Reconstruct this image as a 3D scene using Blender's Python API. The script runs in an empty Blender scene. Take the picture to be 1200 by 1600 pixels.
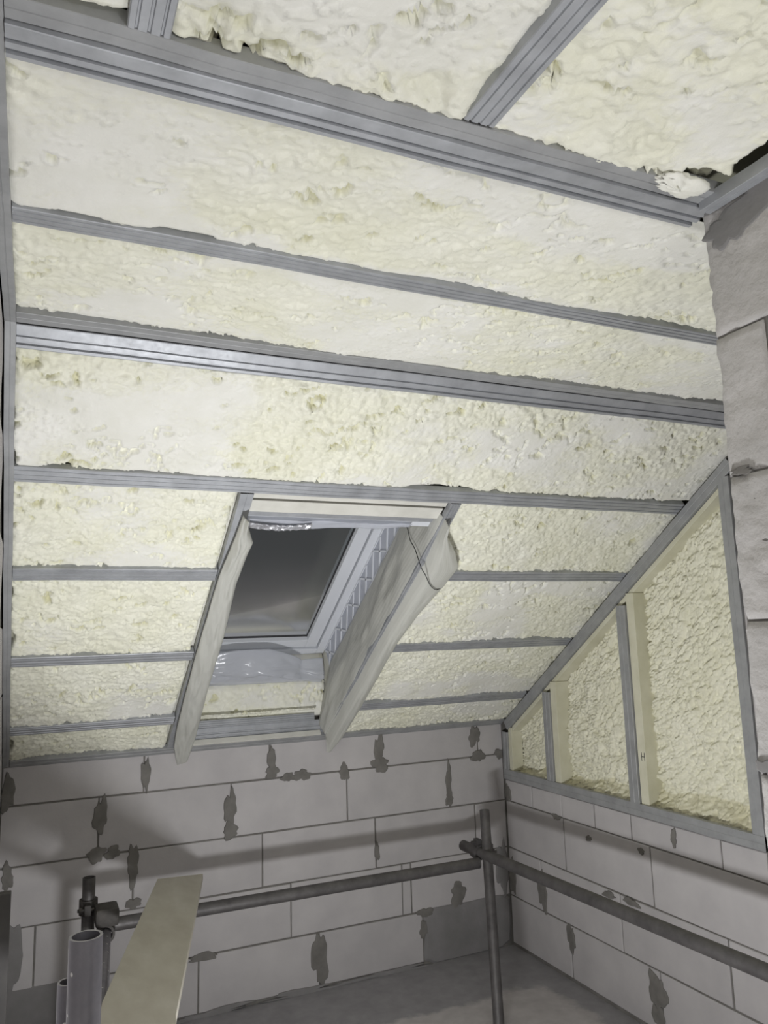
import bpy, bmesh, math, random
import numpy as np
from mathutils import Vector, Matrix

random.seed(7)
SC = bpy.context.scene
COL = SC.collection

# ------------------------------------------------------------------ camera
CAM_POS = (-2.470, -3.841, 0.937)
cam_d = bpy.data.cameras.new('camera'); cam = bpy.data.objects.new('camera', cam_d); COL.objects.link(cam)
YAW, PITCH, ROLL, FPX = 0.432, 0.158, -0.030, 1200.0
_cy, _sy, _cp, _sp = math.cos(YAW), math.sin(YAW), math.cos(PITCH), math.sin(PITCH)
_f = Vector((_sy * _cp, _cy * _cp, _sp)); _r = Vector((_cy, -_sy, 0)); _u = _r.cross(_f)
_r2 = _r * math.cos(ROLL) + _u * math.sin(ROLL); _u2 = _u * math.cos(ROLL) - _r * math.sin(ROLL)
M = Matrix((_r2, _u2, -_f)).transposed().to_4x4(); M.translation = CAM_POS
cam.matrix_world = M
cam_d.sensor_fit = 'HORIZONTAL'; cam_d.sensor_width = 36.0; cam_d.lens = 36.0 * FPX / 1200.0
cam_d.clip_start = 0.02; cam_d.clip_end = 60
SC.camera = cam

# ------------------------------------------------------------------ world, lamp, exposure
W = bpy.data.worlds.new('night_sky'); SC.world = W; W.use_nodes = True
W.node_tree.nodes['Background'].inputs[0].default_value = (0.055, 0.056, 0.058, 1)
W.node_tree.nodes['Background'].inputs[1].default_value = 1.0
# LED floodlight standing low in the middle of the room (below the frame), tilted up at the roof
LAMP_POS = Vector((-1.95, -2.32, -0.39)); LAMP_DIR = Vector((0.38, 0.40, 0.85)).normalized()
ld = bpy.data.lights.new('floodlight', 'AREA'); ld.shape = 'RECTANGLE'; ld.size = 0.26; ld.size_y = 0.16
ld.energy = 30.5; ld.color = (0.975, 0.985, 1.0)
lo = bpy.data.objects.new('floodlight', ld); COL.objects.link(lo)
lo.location = LAMP_POS; lo.rotation_euler = LAMP_DIR.to_track_quat('-Z', 'Y').to_euler()
# added fill light behind the viewpoint, lifts the darker walls and floor
bd_ = bpy.data.lights.new('rear_fill', 'POINT'); bd_.energy = 15; bd_.shadow_soft_size = .09; bd_.color = (0.97, 0.98, 1.0)
bo_ = bpy.data.objects.new('rear_fill', bd_); COL.objects.link(bo_); bo_.location = (-1.85, -4.30, 1.05)

SC.view_settings.view_transform = 'Standard'; SC.view_settings.look = 'None'
SC.view_settings.gamma = 1.0; SC.view_settings.use_curve_mapping = False
SC.view_settings.exposure = 0.0

# ------------------------------------------------------------------ room numbers (metres)
FLOOR = -0.76; XL = -2.556; YB = -4.6; K = 0.683; EAVE = 0.42; FLAT = 1.71
FOLD_Y = -(FLAT - EAVE) / K
_s = math.hypot(1, K); UP = Vector((0, -1 / _s, K / _s)); NN = Vector((0, K / _s, 1 / _s))
FOLD_T = -FOLD_Y * _s
PIER_X, PIER_Y = -1.35, -2.88
WX0, WX1 = -1.86, -1.08            # roof window opening
WT0, WT1 = 0.06, 1.70
def S(x, t, d):                     # roof slope coordinates: across, up the slope, outward depth
    return Vector((x, 0, EAVE)) + UP * t + NN * d

# ------------------------------------------------------------------ numpy noise
def _h(ix, iy, seed):
    n = (ix.astype(np.int64) * 374761393 + iy.astype(np.int64) * 668265263 + seed * 1274126177) & 0xffffffff
    n = ((n ^ (n >> 13)) * 1274126177) & 0xffffffff
    n = ((n ^ (n >> 16)) * 2246822519) & 0xffffffff
    return ((n ^ (n >> 15)) & 0xffffff) / float(0xffffff)
def noise(x, y, seed=0):
    ix, iy = np.floor(x), np.floor(y); fx, fy = x - ix, y - iy
    fx = fx * fx * fx * (fx * (fx * 6 - 15) + 10); fy = fy * fy * fy * (fy * (fy * 6 - 15) + 10)
    a = _h(ix, iy, seed); b = _h(ix + 1, iy, seed); c = _h(ix, iy + 1, seed); d = _h(ix + 1, iy + 1, seed)
    return (a * (1 - fx) + b * fx) * (1 - fy) + (c * (1 - fx) + d * fx) * fy
def fbm(x, y, seed=0, o=4):
    r = 0; a = .5; n = 0
    for i in range(o):
        r = r + a * noise(x * 2 ** i + 17.3 * i, y * 2 ** i - 9.1 * i, seed + i); n += a; a *= .5
    return r / n
def worley(x, y, seed=0):
    ix, iy = np.floor(x), np.floor(y)
    f1 = np.full_like(x, 9.); f2 = np.full_like(x, 9.); cid = np.zeros_like(x)
    for dx in (-1, 0, 1):
        for dy in (-1, 0, 1):
            cx, cy = ix + dx, iy + dy
            px = cx + _h(cx, cy, seed); py = cy + _h(cx, cy, seed + 51)
            d = np.hypot(px - x, py - y); k = _h(cx, cy, seed + 77)
            nearer = d < f1
            f2 = np.where(nearer, f1, np.minimum(f2, d)); cid = np.where(nearer, k, cid); f1 = np.where(nearer, d, f1)
    return f1, f2, cid
def sstep(a, b, x):
    t = np.clip((x - a) / (b - a), 0, 1); return t * t * (3 - 2 * t)

# ------------------------------------------------------------------ materials
def mat(name):
    m = bpy.data.materials.new(name); m.use_nodes = True
    nt = m.node_tree; return m, nt, nt.nodes['Principled BSDF']
def nd(nt, t, **kw):
    n = nt.nodes.new(t)
    for k, v in kw.items(): setattr(n, k, v)
    return n
def tex(nt, scale, detail=4, rough=.55, coord='Object', vec=None, kind='ShaderNodeTexNoise'):
    if vec is None:
        tc = nd(nt, 'ShaderNodeTexCoord'); vec = tc.outputs[coord]
    n = nd(nt, kind); n.inputs['Scale'].default_value = scale
    if kind == 'ShaderNodeTexNoise':
        n.inputs['Detail'].default_value = detail; n.inputs['Roughness'].default_value = rough
    nt.links.new(vec, n.inputs['Vector']); return n
def ramp(nt, src, stops):
    r = nd(nt, 'ShaderNodeValToRGB'); e = r.color_ramp.elements
    while len(e) < len(stops): e.new(.5)
    for i, (p, c) in enumerate(stops): e[i].position = p; e[i].color = (*c, 1)
    nt.links.new(src, r.inputs[0]); return r
def bump(nt, b, src, strength, dist):
    n = nd(nt, 'ShaderNodeBump'); n.inputs['Strength'].default_value = strength; n.inputs['Distance'].default_value = dist
    nt.links.new(src, n.inputs['Height']); nt.links.new(n.outputs[0], b.inputs['Normal']); return n
def simple(name, stops, scale, rough, bs=0.3, bd=.002, bscale=None, metallic=0., randv=0.):
    m, nt, b = mat(name)
    n = tex(nt, scale); r = ramp(nt, n.outputs[0], stops); out = r.outputs[0]
    if randv:
        oi = nd(nt, 'ShaderNodeObjectInfo'); hs = nd(nt, 'ShaderNodeHueSaturation')
        mp = nd(nt, 'ShaderNodeMapRange'); mp.inputs[3].default_value = 1 - randv; mp.inputs[4].default_value = 1 + randv
        nt.links.new(oi.outputs['Random'], mp.inputs[0]); nt.links.new(mp.outputs[0], hs.inputs['Value'])
        nt.links.new(out, hs.inputs['Color']); out = hs.outputs[0]
    nt.links.new(out, b.inputs['Base Color'])
    b.inputs['Roughness'].default_value = rough; b.inputs['Metallic'].default_value = metallic
    if bs:
        n2 = tex(nt, bscale or scale * 4, 6); bump(nt, b, n2.outputs[0], bs, bd)
    return m

def foam_mat(name, cut, skin, deep, bd=.004):
    m, nt, b = mat(name)
    at = nd(nt, 'ShaderNodeAttribute'); at.attribute_name = 'tone'
    r = ramp(nt, at.outputs['Fac'], [(0, cut), (.5, skin), (1, deep)])
    n = tex(nt, 9, 4); r2 = ramp(nt, n.outputs[0], [(.35, (.93, .93, .90)), (.65, (1, 1, 1))])
    mx = nd(nt, 'ShaderNodeMix', data_type='RGBA', blend_type='MULTIPLY'); mx.inputs[0].default_value = 1
    nt.links.new(r.outputs[0], mx.inputs[6]); nt.links.new(r2.outputs[0], mx.inputs[7]); nt.links.new(mx.outputs[2], b.inputs['Base Color'])
    b.inputs['Roughness'].default_value = .5
    b.inputs['Specular IOR Level'].default_value = .35
    n2 = tex(nt, 85, 5, .6); bump(nt, b, n2.outputs[0], .35, bd)
    return m
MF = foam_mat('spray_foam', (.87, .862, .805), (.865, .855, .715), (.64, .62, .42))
MFG = foam_mat('spray_foam_gable', (.88, .86, .73), (.86, .84, .68), (.56, .52, .33))
M_STEEL = None
def steel(name, lo_, hi, rough=.50, metallic=.55, glint_specks=False):
    m, nt, b = mat(name)
    tc = nd(nt, 'ShaderNodeTexCoord'); n = tex(nt, 14, 5, .65, vec=tc.outputs['Object'])
    r = ramp(nt, n.outputs[0], [(.3, lo_), (.7, hi)]); cout = r.outputs[0]
    if glint_specks:  # small glints on the tube, painted as pale dots into the base colour
        vo = tex(nt, 34, vec=tc.outputs['Object'], kind='ShaderNodeTexVoronoi'); rs = ramp(nt, vo.outputs['Distance'], [(.10, (1, 1, 1)), (.14, (0, 0, 0))])
        mm = nd(nt, 'ShaderNodeMix', data_type='RGBA'); mm.inputs[7].default_value = (.75, .74, .72, 1)
        nt.links.new(rs.outputs[0], mm.inputs[0]); nt.links.new(cout, mm.inputs[6]); cout = mm.outputs[2]
    nt.links.new(cout, b.inputs['Base Color'])
    n2 = tex(nt, 60, 4, .6, vec=tc.outputs['Object']); mr = nd(nt, 'ShaderNodeMapRange')
    mr.inputs[3].default_value = rough - .1; mr.inputs[4].default_value = rough + .16
    nt.links.new(n2.outputs[0], mr.inputs[0]); nt.links.new(mr.outputs[0], b.inputs['Roughness'])
    b.inputs['Metallic'].default_value = metallic
    bump(nt, b, n2.outputs[0], .12, .001); return m
M_STEEL = steel('galvanised_steel', (.37, .38, .40), (.50, .515, .54))
M_CHAN = steel('dull_galvanised_channel', (.32, .325, .33), (.42, .425, .43), .55, .3)
M_TUBE = steel('scaffold_tube_steel', (.085, .08, .08), (.155, .147, .145), .5, .5)
M_TUBE2 = steel('galvanised_tube', (.19, .185, .21), (.28, .27, .29), .35, .6, True)
M_CLAMP = steel('rusty_clamp_iron', (.045, .042, .04), (.09, .082, .075), .6, .4)
M_BLOCK = simple('aerated_block', [(.3, (.455, .435, .437)), (.7, (.525, .503, .50))], 6, .9, .35, .002, 70, randv=.05)
M_PIER = simple('rough_aerated_block', [(.3, (.44, .425, .41)), (.7, (.54, .52, .505))], 9, .92, .7, .006, 55, randv=.04)
M_MORTAR = simple('thin_bed_mortar', [(.3, (.15, .142, .13)), (.7, (.21, .20, .185))], 18, .95, .5, .003, 60)
M_SCREED = simple('dark_render', [(.3, (.20, .195, .19)), (.7, (.26, .25, .25))], 7, .95, .4, .003, 50)
M_BACK = simple('roof_membrane', [(.3, (.20, .20, .15)), (.7, (.27, .27, .20))], 10, .9, .2, .002)
M_PLASTER = simple('bare_plaster', [(.3, (.66, .65, .64)), (.7, (.75, .74, .73))], 5, .9, .3, .003, 40)
M_PVC = simple('white_window_plastic', [(.3, (.66, .68, .72)), (.7, (.71, .73, .77))], 4, .32, 0)
M_GASKET = simple('black_gasket', [(.3, (.05, .05, .055)), (.7, (.07, .07, .075))], 10, .6, 0)
M_WHITEWOOD = simple('whitewashed_board', [(.3, (.62, .61, .55)), (.7, (.74, .73, .67))], 12, .7, .3, .002)
M_STUDWOOD = simple('pale_timber', [(.3, (.62, .60, .45)), (.7, (.73, .71, .57))], 9, .8, .3, .002)
M_DARK = simple('dark_painted_steel', [(.3, (.075, .07, .07)), (.7, (.11, .105, .10))], 8, .7, .2, .002)
M_INK = simple('pencil_ink', [(.3, (.03, .03, .03)), (.7, (.05, .05, .05))], 10, .8, 0)
M_CORD = simple('black_cord', [(.3, (.03, .03, .03)), (.7, (.045, .045, .045))], 10, .7, 0)

# plank: weathered, lightly grained formwork board
M_PLANK, nt, b = mat('weathered_board')
tc = nd(nt, 'ShaderNodeTexCoord'); mpg = nd(nt, 'ShaderNodeMapping'); mpg.inputs['Scale'].default_value = (5, 2.2, 5)
mpg.inputs['Rotation'].default_value = (0, 0, .27)
nt.links.new(tc.outputs['Object'], mpg.inputs[0])
n = tex(nt, 2.2, 6, .6, vec=mpg.outputs[0]); r = ramp(nt, n.outputs[0], [(.3, (.50, .465, .39)), (.55, (.57, .54, .46)), (.75, (.64, .61, .54))])
nt.links.new(r.outputs[0], b.inputs['Base Color']); b.inputs['Roughness'].default_value = .8; bump(nt, b, n.outputs[0], .4, .003)

# floor: dark damp margin along the walls, paler dusty screed further in (its own ragged outline)
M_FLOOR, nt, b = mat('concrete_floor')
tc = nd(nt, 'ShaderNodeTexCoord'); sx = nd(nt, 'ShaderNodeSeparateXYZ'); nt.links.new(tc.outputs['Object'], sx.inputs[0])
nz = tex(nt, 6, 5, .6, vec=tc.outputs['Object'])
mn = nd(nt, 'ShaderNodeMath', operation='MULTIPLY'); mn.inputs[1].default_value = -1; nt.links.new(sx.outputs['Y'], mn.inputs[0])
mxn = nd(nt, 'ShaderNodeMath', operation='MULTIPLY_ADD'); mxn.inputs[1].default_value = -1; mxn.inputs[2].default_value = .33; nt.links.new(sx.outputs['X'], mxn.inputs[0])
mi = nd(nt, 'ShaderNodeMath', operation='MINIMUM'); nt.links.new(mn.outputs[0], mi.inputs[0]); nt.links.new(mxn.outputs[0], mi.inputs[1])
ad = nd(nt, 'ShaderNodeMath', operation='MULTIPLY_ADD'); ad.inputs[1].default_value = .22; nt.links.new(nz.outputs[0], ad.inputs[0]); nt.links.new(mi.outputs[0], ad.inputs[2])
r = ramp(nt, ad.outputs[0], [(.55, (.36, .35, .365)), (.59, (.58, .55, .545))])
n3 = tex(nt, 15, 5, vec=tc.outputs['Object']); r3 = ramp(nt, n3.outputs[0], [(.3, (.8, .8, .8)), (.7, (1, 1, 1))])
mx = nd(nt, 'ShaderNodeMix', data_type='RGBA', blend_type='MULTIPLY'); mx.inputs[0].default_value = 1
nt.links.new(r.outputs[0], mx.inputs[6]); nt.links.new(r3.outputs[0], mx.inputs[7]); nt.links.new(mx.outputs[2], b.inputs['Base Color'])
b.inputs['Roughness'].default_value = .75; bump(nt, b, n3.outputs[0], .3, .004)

def film_mat(name, colr, opaque, rough, ribs):
    m, nt, b = mat(name); out = nt.nodes['Material Output']
    b.inputs['Base Color'].default_value = (*colr, 1); b.inputs['Roughness'].default_value = rough
    tr = nd(nt, 'ShaderNodeBsdfTranslucent'); tr.inputs[0].default_value = (*colr, 1)
    tp = nd(nt, 'ShaderNodeBsdfTransparent')
    a = nd(nt, 'ShaderNodeMixShader'); a.inputs[0].default_value = .3
    nt.links.new(b.outputs[0], a.inputs[1]); nt.links.new(tr.outputs[0], a.inputs[2])
    c = nd(nt, 'ShaderNodeMixShader'); c.inputs[0].default_value = opaque
    nt.links.new(tp.outputs[0], c.inputs[1]); nt.links.new(a.outputs[0], c.inputs[2]); nt.links.new(c.outputs[0], out.inputs[0])
    if ribs:
        tc = nd(nt, 'ShaderNodeTexCoord'); w = nd(nt, 'ShaderNodeTexWave'); w.inputs['Scale'].default_value = ribs; w.bands_direction = 'X'
        w.inputs['Distortion'].default_value = 1.2
        nt.links.new(tc.outputs['UV'], w.inputs[0]); bump(nt, b, w.outputs[0], .35, .001)
    else:
        n = tex(nt, 25, 4); bump(nt, b, n.outputs[0], .4, .004)
    return m
M_FILM = film_mat('milky_membrane', (.76, .76, .71), .88, .4, 10)
M_CLEAR = film_mat('clear_plastic_film', (.74, .76, .82), .62, .18, 0)
M_FOIL = simple('silver_foil_tape', [(.3, (.5, .5, .54)), (.7, (.75, .76, .8))], 30, .25, .8, .006, 40, metallic=.6)
# pane: clear glass that mirrors the room
M_GLASS, nt, b = mat('window_glass'); out = nt.nodes['Material Output']
tp = nd(nt, 'ShaderNodeBsdfTransparent'); tp.inputs[0].default_value = (.9, .92, .92, 1)
gl = nd(nt, 'ShaderNodeBsdfGlossy'); gl.inputs['Roughness'].default_value = .16
fr = nd(nt, 'ShaderNodeFresnel'); fr.inputs[0].default_value = 1.22
ms = nd(nt, 'ShaderNodeMixShader'); nt.links.new(fr.outputs[0], ms.inputs[0]); nt.links.new(tp.outputs[0], ms.inputs[1]); nt.links.new(gl.outputs[0], ms.inputs[2])
nt.links.new(ms.outputs[0], out.inputs[0])

# ------------------------------------------------------------------ mesh helpers
def link(name, me, m, parent=None, smooth=False):
    o = bpy.data.objects.new(name, me); COL.objects.link(o)
    if m is not None and not me.materials: me.materials.append(m)
    if parent is not None: o.parent = parent
    if smooth:
        me.polygons.foreach_set('use_smooth', np.ones(len(me.polygons), bool))
    return o
def mesh(name, v, f, m, parent=None, smooth=False):
    me = bpy.data.meshes.new(name); me.from_pydata([tuple(p) for p in v], [], f); me.update()
    return link(name, me, m, parent, smooth)
def tag(o, label, cat, group=None):
    o['label'] = label; o['category'] = cat
    if group: o['group'] = group
    return o
def struct(o, label=None):
    o['kind'] = 'structure'
    if label: o['label'] = label
    return o
def empty(name, loc):
    o = bpy.data.objects.new(name, None); COL.objects.link(o); o.location = loc; o.empty_display_size = .05
    return o
class MB:
    def __init__(s): s.v = []; s.f = []
    def hexa(s, p):                                   # 8 corners: bottom ring 0-3, top ring 4-7
        i = len(s.v); s.v += [Vector(q) for q in p]
        s.f += [[i + a for a in q] for q in ((3, 2, 1, 0), (4, 5, 6, 7), (0, 1, 5, 4), (1, 2, 6, 5), (2, 3, 7, 6), (3, 0, 4, 7))]
        return s
    def box(s, a, b):
        x0, y0, z0 = a; x1, y1, z1 = b
        return s.hexa([(x0, y0, z0), (x1, y0, z0), (x1, y1, z0), (x0, y1, z0), (x0, y0, z1), (x1, y0, z1), (x1, y1, z1), (x0, y1, z1)])
    def sbox(s, x0, x1, t0, t1, d0, d1):              # box in roof slope coordinates
        return s.hexa([S(x0, t0, d0), S(x1, t0, d0), S(x1, t1, d0), S(x0, t1, d0), S(x0, t0, d1), S(x1, t0, d1), S(x1, t1, d1), S(x0, t1, d1)])
    def tube(s, p0, p1, r, n=20, hollow=0., cap0=True, cap1=True):
        p0, p1 = Vector(p0), Vector(p1); ax = (p1 - p0).normalized()
        a = ax.orthogonal().normalized(); b_ = ax.cross(a); i = len(s.v)
        for p in (p0, p1):
            for k in range(n):
                an = 2 * math.pi * k / n; s.v.append(p + (a * math.cos(an) + b_ * math.sin(an)) * r)
        for k in range(n): s.f.append([i + k, i + (k + 1) % n, i + n + (k + 1) % n, i + n + k])
        if hollow:
            j = len(s.v)
            for p in (p0, p1):
                for k in range(n):
                    an = 2 * math.pi * k / n; s.v.append(p + (a * math.cos(an) + b_ * math.sin(an)) * hollow)
            for k in range(n):
                k2 = (k + 1) % n
                s.f += [[j + k2, j + k, j + n + k, j + n + k2], [i + n + k, i + n + k2, j + n + k2, j + n + k], [i + k2, i + k, j + k, j + k2]]
        else:
            if cap0: s.f.append([i + k for k in reversed(range(n))])
            if cap1: s.f.append([i + n + k for k in range(n)])
        return s
    def build(s, name, m, parent=None, smooth=False, bevel=0.):
        me = bpy.data.meshes.new(name); me.from_pydata([tuple(p) for p in s.v], [], s.f)
        if bevel:
            bm = bmesh.new(); bm.from_mesh(me); bmesh.ops.recalc_face_normals(bm, faces=bm.faces)
            bmesh.ops.bevel(bm, geom=list(bm.edges), offset=bevel, segments=2, affect='EDGES', profile=.6, clamp_overlap=True)
            bm.to_mesh(me); bm.free()
        me.update(); o = link(name, me, m, parent)
        if smooth:
            me.polygons.foreach_set('use_smooth', np.ones(len(me.polygons), bool)); me.set_sharp_from_angle(angle=math.radians(40))
        return o

def grid_mesh(name, PX, PY, PZ, m, parent=None, tone=None, flip=False, uv=False, smooth=True):
    nv, nu = PX.shape; me = bpy.data.meshes.new(name)
    co = np.stack([PX, PY, PZ], -1).reshape(-1, 3).astype(np.float32)
    idx = np.arange(nu * nv).reshape(nv, nu)
    q = np.stack([idx[:-1, :-1], idx[:-1, 1:], idx[1:, 1:], idx[1:, :-1]], -1).reshape(-1, 4)
    if flip: q = q[:, ::-1]
    me.vertices.add(len(co)); me.vertices.foreach_set('co', co.ravel())
    me.loops.add(q.size); me.loops.foreach_set('vertex_index', q.ravel().astype(np.int32))
    me.polygons.add(len(q)); me.polygons.foreach_set('loop_start', np.arange(0, q.size, 4, dtype=np.int32))
    me.polygons.foreach_set('loop_total', np.full(len(q), 4, np.int32))
    if smooth: me.polygons.foreach_set('use_smooth', np.ones(len(q), bool))
    me.update(calc_edges=True); me.validate()
    if tone is not None:
        a = me.attributes.new('tone', 'FLOAT', 'POINT'); a.data.foreach_set('value', tone.ravel().astype(np.float32))
    if uv:
        ul = me.uv_layers.new(name='UVMap'); U, V = np.meshgrid(np.linspace(0, 1, nu), np.linspace(0, 1, nv))
        uvs = np.stack([U, V], -1).reshape(-1, 2)[q.ravel()]; ul.data.foreach_set('uv', uvs.ravel().astype(np.float32))
    return link(name, me, m, parent)

# ------------------------------------------------------------------ spray foam surface
def foam_height(u, v, seed, wormy, scale, cutlevel, pits=1.):
    """height towards the room (m) and colour tone (0 shaved, .5 skin, 1 gouge)"""
    wx = fbm(u * 16, v * 16, seed + 3, 4) - .5; wy = fbm(u * 16 + 40, v * 16, seed + 4, 4) - .5
    low = (fbm(u * 2.6, v * 2.6, seed, 3) - .5)
    f1, f2, cid = worley(u / scale + wx * 2.4, v / (scale * .7) + wy * 2.4, seed + 9)
    lump = (1 - np.clip(f1 * 1.1, 0, 1) ** 2) * (.25 + .75 * cid) * np.clip((f2 - f1) * 4, .1, 1)
    g1, g2, gid = worley(u / (scale * .45) + wx * 3.5, v / (scale * .34) + wy * 3.5, seed + 21)
    fine = (1 - np.clip(g1, 0, 1) ** 2) * (.2 + .8 * gid) * np.clip((g2 - g1) * 4, .2, 1)
    ridg = 1 - np.abs(2 * fbm(u * 13 + wx, v * 17 + wy, seed + 13, 4) - 1) * 2.0
    msk = fbm(u * 2.7 + 3, v * 4.4, seed + 31, 5)
    skin = sstep(cutlevel - .07, cutlevel + .09, msk + .10 * (fine - .3))
    # flat shaved areas still carry torn flakes here and there
    fl1, fl2, fid = worley(u / .060 + wx * 3.2, v / .036 + wy * 3.2, seed + 33)
    flake = sstep(.12, .02, fl2 - fl1) * (fid > .45) * sstep(.38, .58, fbm(u * 5, v * 6, seed + 35, 3))
    rough = .42 * lump + .30 * fine + .36 * ridg * wormy
    h = low * .022 + skin * (rough - .42) * .0165
    h += (1 - skin) * ((fbm(u * 30, v * 11, seed + 5, 3) - .5) * .003 + .0045 * flake)
    px = u * math.cos(.30) + v * math.sin(.30); py = -u * math.sin(.30) + v * math.cos(.30)
    p1, _, pid = worley(px / .055 + wx * 2.6, py / .034 + wy * 2.6, seed + 60)
    pit = sstep(.30, .20, p1 * (1 + .5 * wx)) * (pid > .81)
    lip = sstep(.46, .32, p1) * (pid > .81) * (1 - pit)
    p2, _, pid2 = worley(px / .20 + wx * 3.4, py / .085 + wy * 3.4, seed + 70)
    pit2 = sstep(.27, .21, p2) * (pid2 > .88)
    pit = pit * pits; pit2 = pit2 * pits; lip = lip * pits
    h += lip * .003 - pit * .014 - pit2 * .012
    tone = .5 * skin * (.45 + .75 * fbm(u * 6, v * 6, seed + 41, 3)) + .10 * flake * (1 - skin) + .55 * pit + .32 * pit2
    return h, np.clip(tone, 0, 1)

def foam_panel(parent, P00, P10, P01, P11, nrm, seed, res=.0050, inset=.006, wormy=.5, scale=.034, cut=.46, m=None, ragged=(0, 0, 0, 0), fillet=0., amp=1., pits=1.):
    """bilinear patch; nrm points into the room; ragged = extra torn margin at (v0, v1, u0, u1) in m"""
    P00, P10, P01, P11 = (np.array(p, float) for p in (P00, P10, P01, P11)); nrm = np.array(nrm, float)
    lu = max(np.linalg.norm(P10 - P00), np.linalg.norm(P11 - P01)); lv = max(np.linalg.norm(P01 - P00), np.linalg.norm(P11 - P10))
    nu, nv = max(8, int(lu / res)), max(8, int(lv / res))
    U, V = np.meshgrid(np.linspace(0, 1, nu), np.linspace(0, 1, nv))
    h, tone = foam_height(U * lu + seed * 3.1, V * lv + seed * 1.7, seed, wormy, scale, cut, pits)
    h = h * amp
    eu = [V * lv, (1 - V) * lv, U * lu, (1 - U) * lu]
    for e, rg, k in zip(eu, ragged, range(4)):
        along = (U * lu if k < 2 else V * lv)
        w = .012 + .010 * fbm(along * 25, along * 0 + k * 7, seed + 80, 3)
        h -= .009 * (1 - sstep(0, 1, e / w))
        if rg:
            n_ = fbm(along * 5.5 + 2.2, along * 0 + 3.3 * k, seed + 90, 4); w2 = .001 + rg * sstep(.50, .74, n_)
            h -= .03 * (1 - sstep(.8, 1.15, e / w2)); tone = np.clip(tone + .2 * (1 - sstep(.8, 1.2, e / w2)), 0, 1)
    if fillet:
        fl = fillet * (.65 + .7 * fbm(U * lu * 6, V * 0, seed + 95, 3))
        q = 1 - sstep(0, 1, eu[0] / fl); h += .052 * q; tone = np.clip(tone + .38 * (q > .02) * (.6 + .6 * fbm(U * lu * 14, V * lv * 30, seed + 97, 3)), 0, 1)  # tone deepened too: shade of the up-facing foam ledge painted in
    h = h - inset
    if parent is not None:                               # foam trimmed back along the steel, a few crumbs left
        for e, k in zip(eu, range(4)):
            along = (U * lu if k < 2 else V * lv)
            h = np.minimum(h, -.0015 + .006 * sstep(.60, .74, fbm(along * 9, along * 0 + k * 5, seed + 110, 4)) + np.clip(e - .011, 0, 1) * .55)
    Pm = [(P00[i] * (1 - U) + P10[i] * U) * (1 - V) + (P01[i] * (1 - U) + P11[i] * U) * V + nrm[i] * h for i in range(3)]
    du = P10 - P00; dv = P01 - P00
    flip = np.dot(np.cross(du, dv), nrm) < 0
    return grid_mesh('foam_panel', *Pm, m or MF, parent, tone, flip)

# ------------------------------------------------------------------ setting: floor, walls
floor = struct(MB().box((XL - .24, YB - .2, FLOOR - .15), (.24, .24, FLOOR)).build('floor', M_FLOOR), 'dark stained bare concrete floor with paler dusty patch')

FR = lambda a, b, h: Vector((a, -h, b))                 # front wall plane
RI = lambda a, b, h: Vector((-h, a, b))                 # right wall plane (a = Y)
LE = lambda a, b, h: Vector((XL + h, a, b))             # left wall plane
PI_ = lambda a, b, h: Vector((PIER_X - h, a, b))        # end wall / pier plane

def block(mp, a0, a1, b0, b1, parent, m, gap=.007, depth=.03, ch=.0025, name='block'):
    a0, a1 = min(a0, a1) + gap / 2, max(a0, a1) - gap / 2; b0 += gap / 2; b1 -= gap / 2
    j = lambda: random.uniform(-.0012, .0012)
    pr = random.uniform(-.0012, .0012)
    v = []; f = []
    for h, k in ((-depth, 0), (-ch + pr, 0), (pr, ch)):
        v += [mp(a0 + k + j(), b0 + k + j(), h), mp(a1 - k + j(), b0 + k + j(), h), mp(a1 - k + j(), b1 - k + j(), h), mp(a0 + k + j(), b1 - k + j(), h)]
    for r_ in (0, 4):
        for i in range(4): f.append([r_ + i, r_ + (i + 1) % 4, r_ + 4 + (i + 1) % 4, r_ + 4 + i])
    f.append([8, 9, 10, 11])
    o = mesh(name, v, f, m, parent)
    bm = bmesh.new(); bm.from_mesh(o.data); bmesh.ops.recalc_face_normals(bm, faces=bm.faces); bm.to_mesh(o.data); bm.free()
    return o
def smear(mp, a, b, w, h, parent, m=None, th=.006, seed=0, rag=.28, name='mortar_smear', square=False):
    """a flat trowelled blob of mortar with a ragged outline and rounded rim"""
    n = 28; rg = np.random.RandomState(seed + 5); ph = rg.rand(6) * 6.28; v = []; f = []
    ring = []
    for k in range(n):
        an = 2 * math.pi * k / n
        rr = 1 + rag * (.5 * math.sin(2 * an + ph[0]) + .4 * math.sin(3 * an + ph[1]) + .35 * math.sin(5 * an + ph[2]) + .3 * math.sin(8 * an + ph[3])) + rg.uniform(-.05, .05)
        cx, cz = math.cos(an), math.sin(an)
        if square:
            sq = 1 / max(abs(cx), abs(cz)); rr = sq * (1 + rag * .25 * (rr - 1)) 
        ring.append((cx * rr * w / 2, cz * rr * h / 2))
    for sc_, hh in ((1, -.004), (.94, th * .7), (.80, th)):
        v += [mp(a + x * sc_, b + z * sc_, hh) for x, z in ring]
    v.append(mp(a, b, th * 1.1))
    for r_ in (0, n):
        for k in range(n): f.append([r_ + k, r_ + (k + 1) % n, r_ + n + (k + 1) % n, r_ + n + k])
    for k in range(n): f.append([2 * n + k, 2 * n + (k + 1) % n, 3 * n])
    o = mesh(name, v, f, m or M_MORTAR, parent)
    bm = bmesh.new(); bm.from_mesh(o.data); bmesh.ops.recalc_face_normals(bm, faces=bm.faces); bm.to_mesh(o.data); bm.free()
    return o

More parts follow.
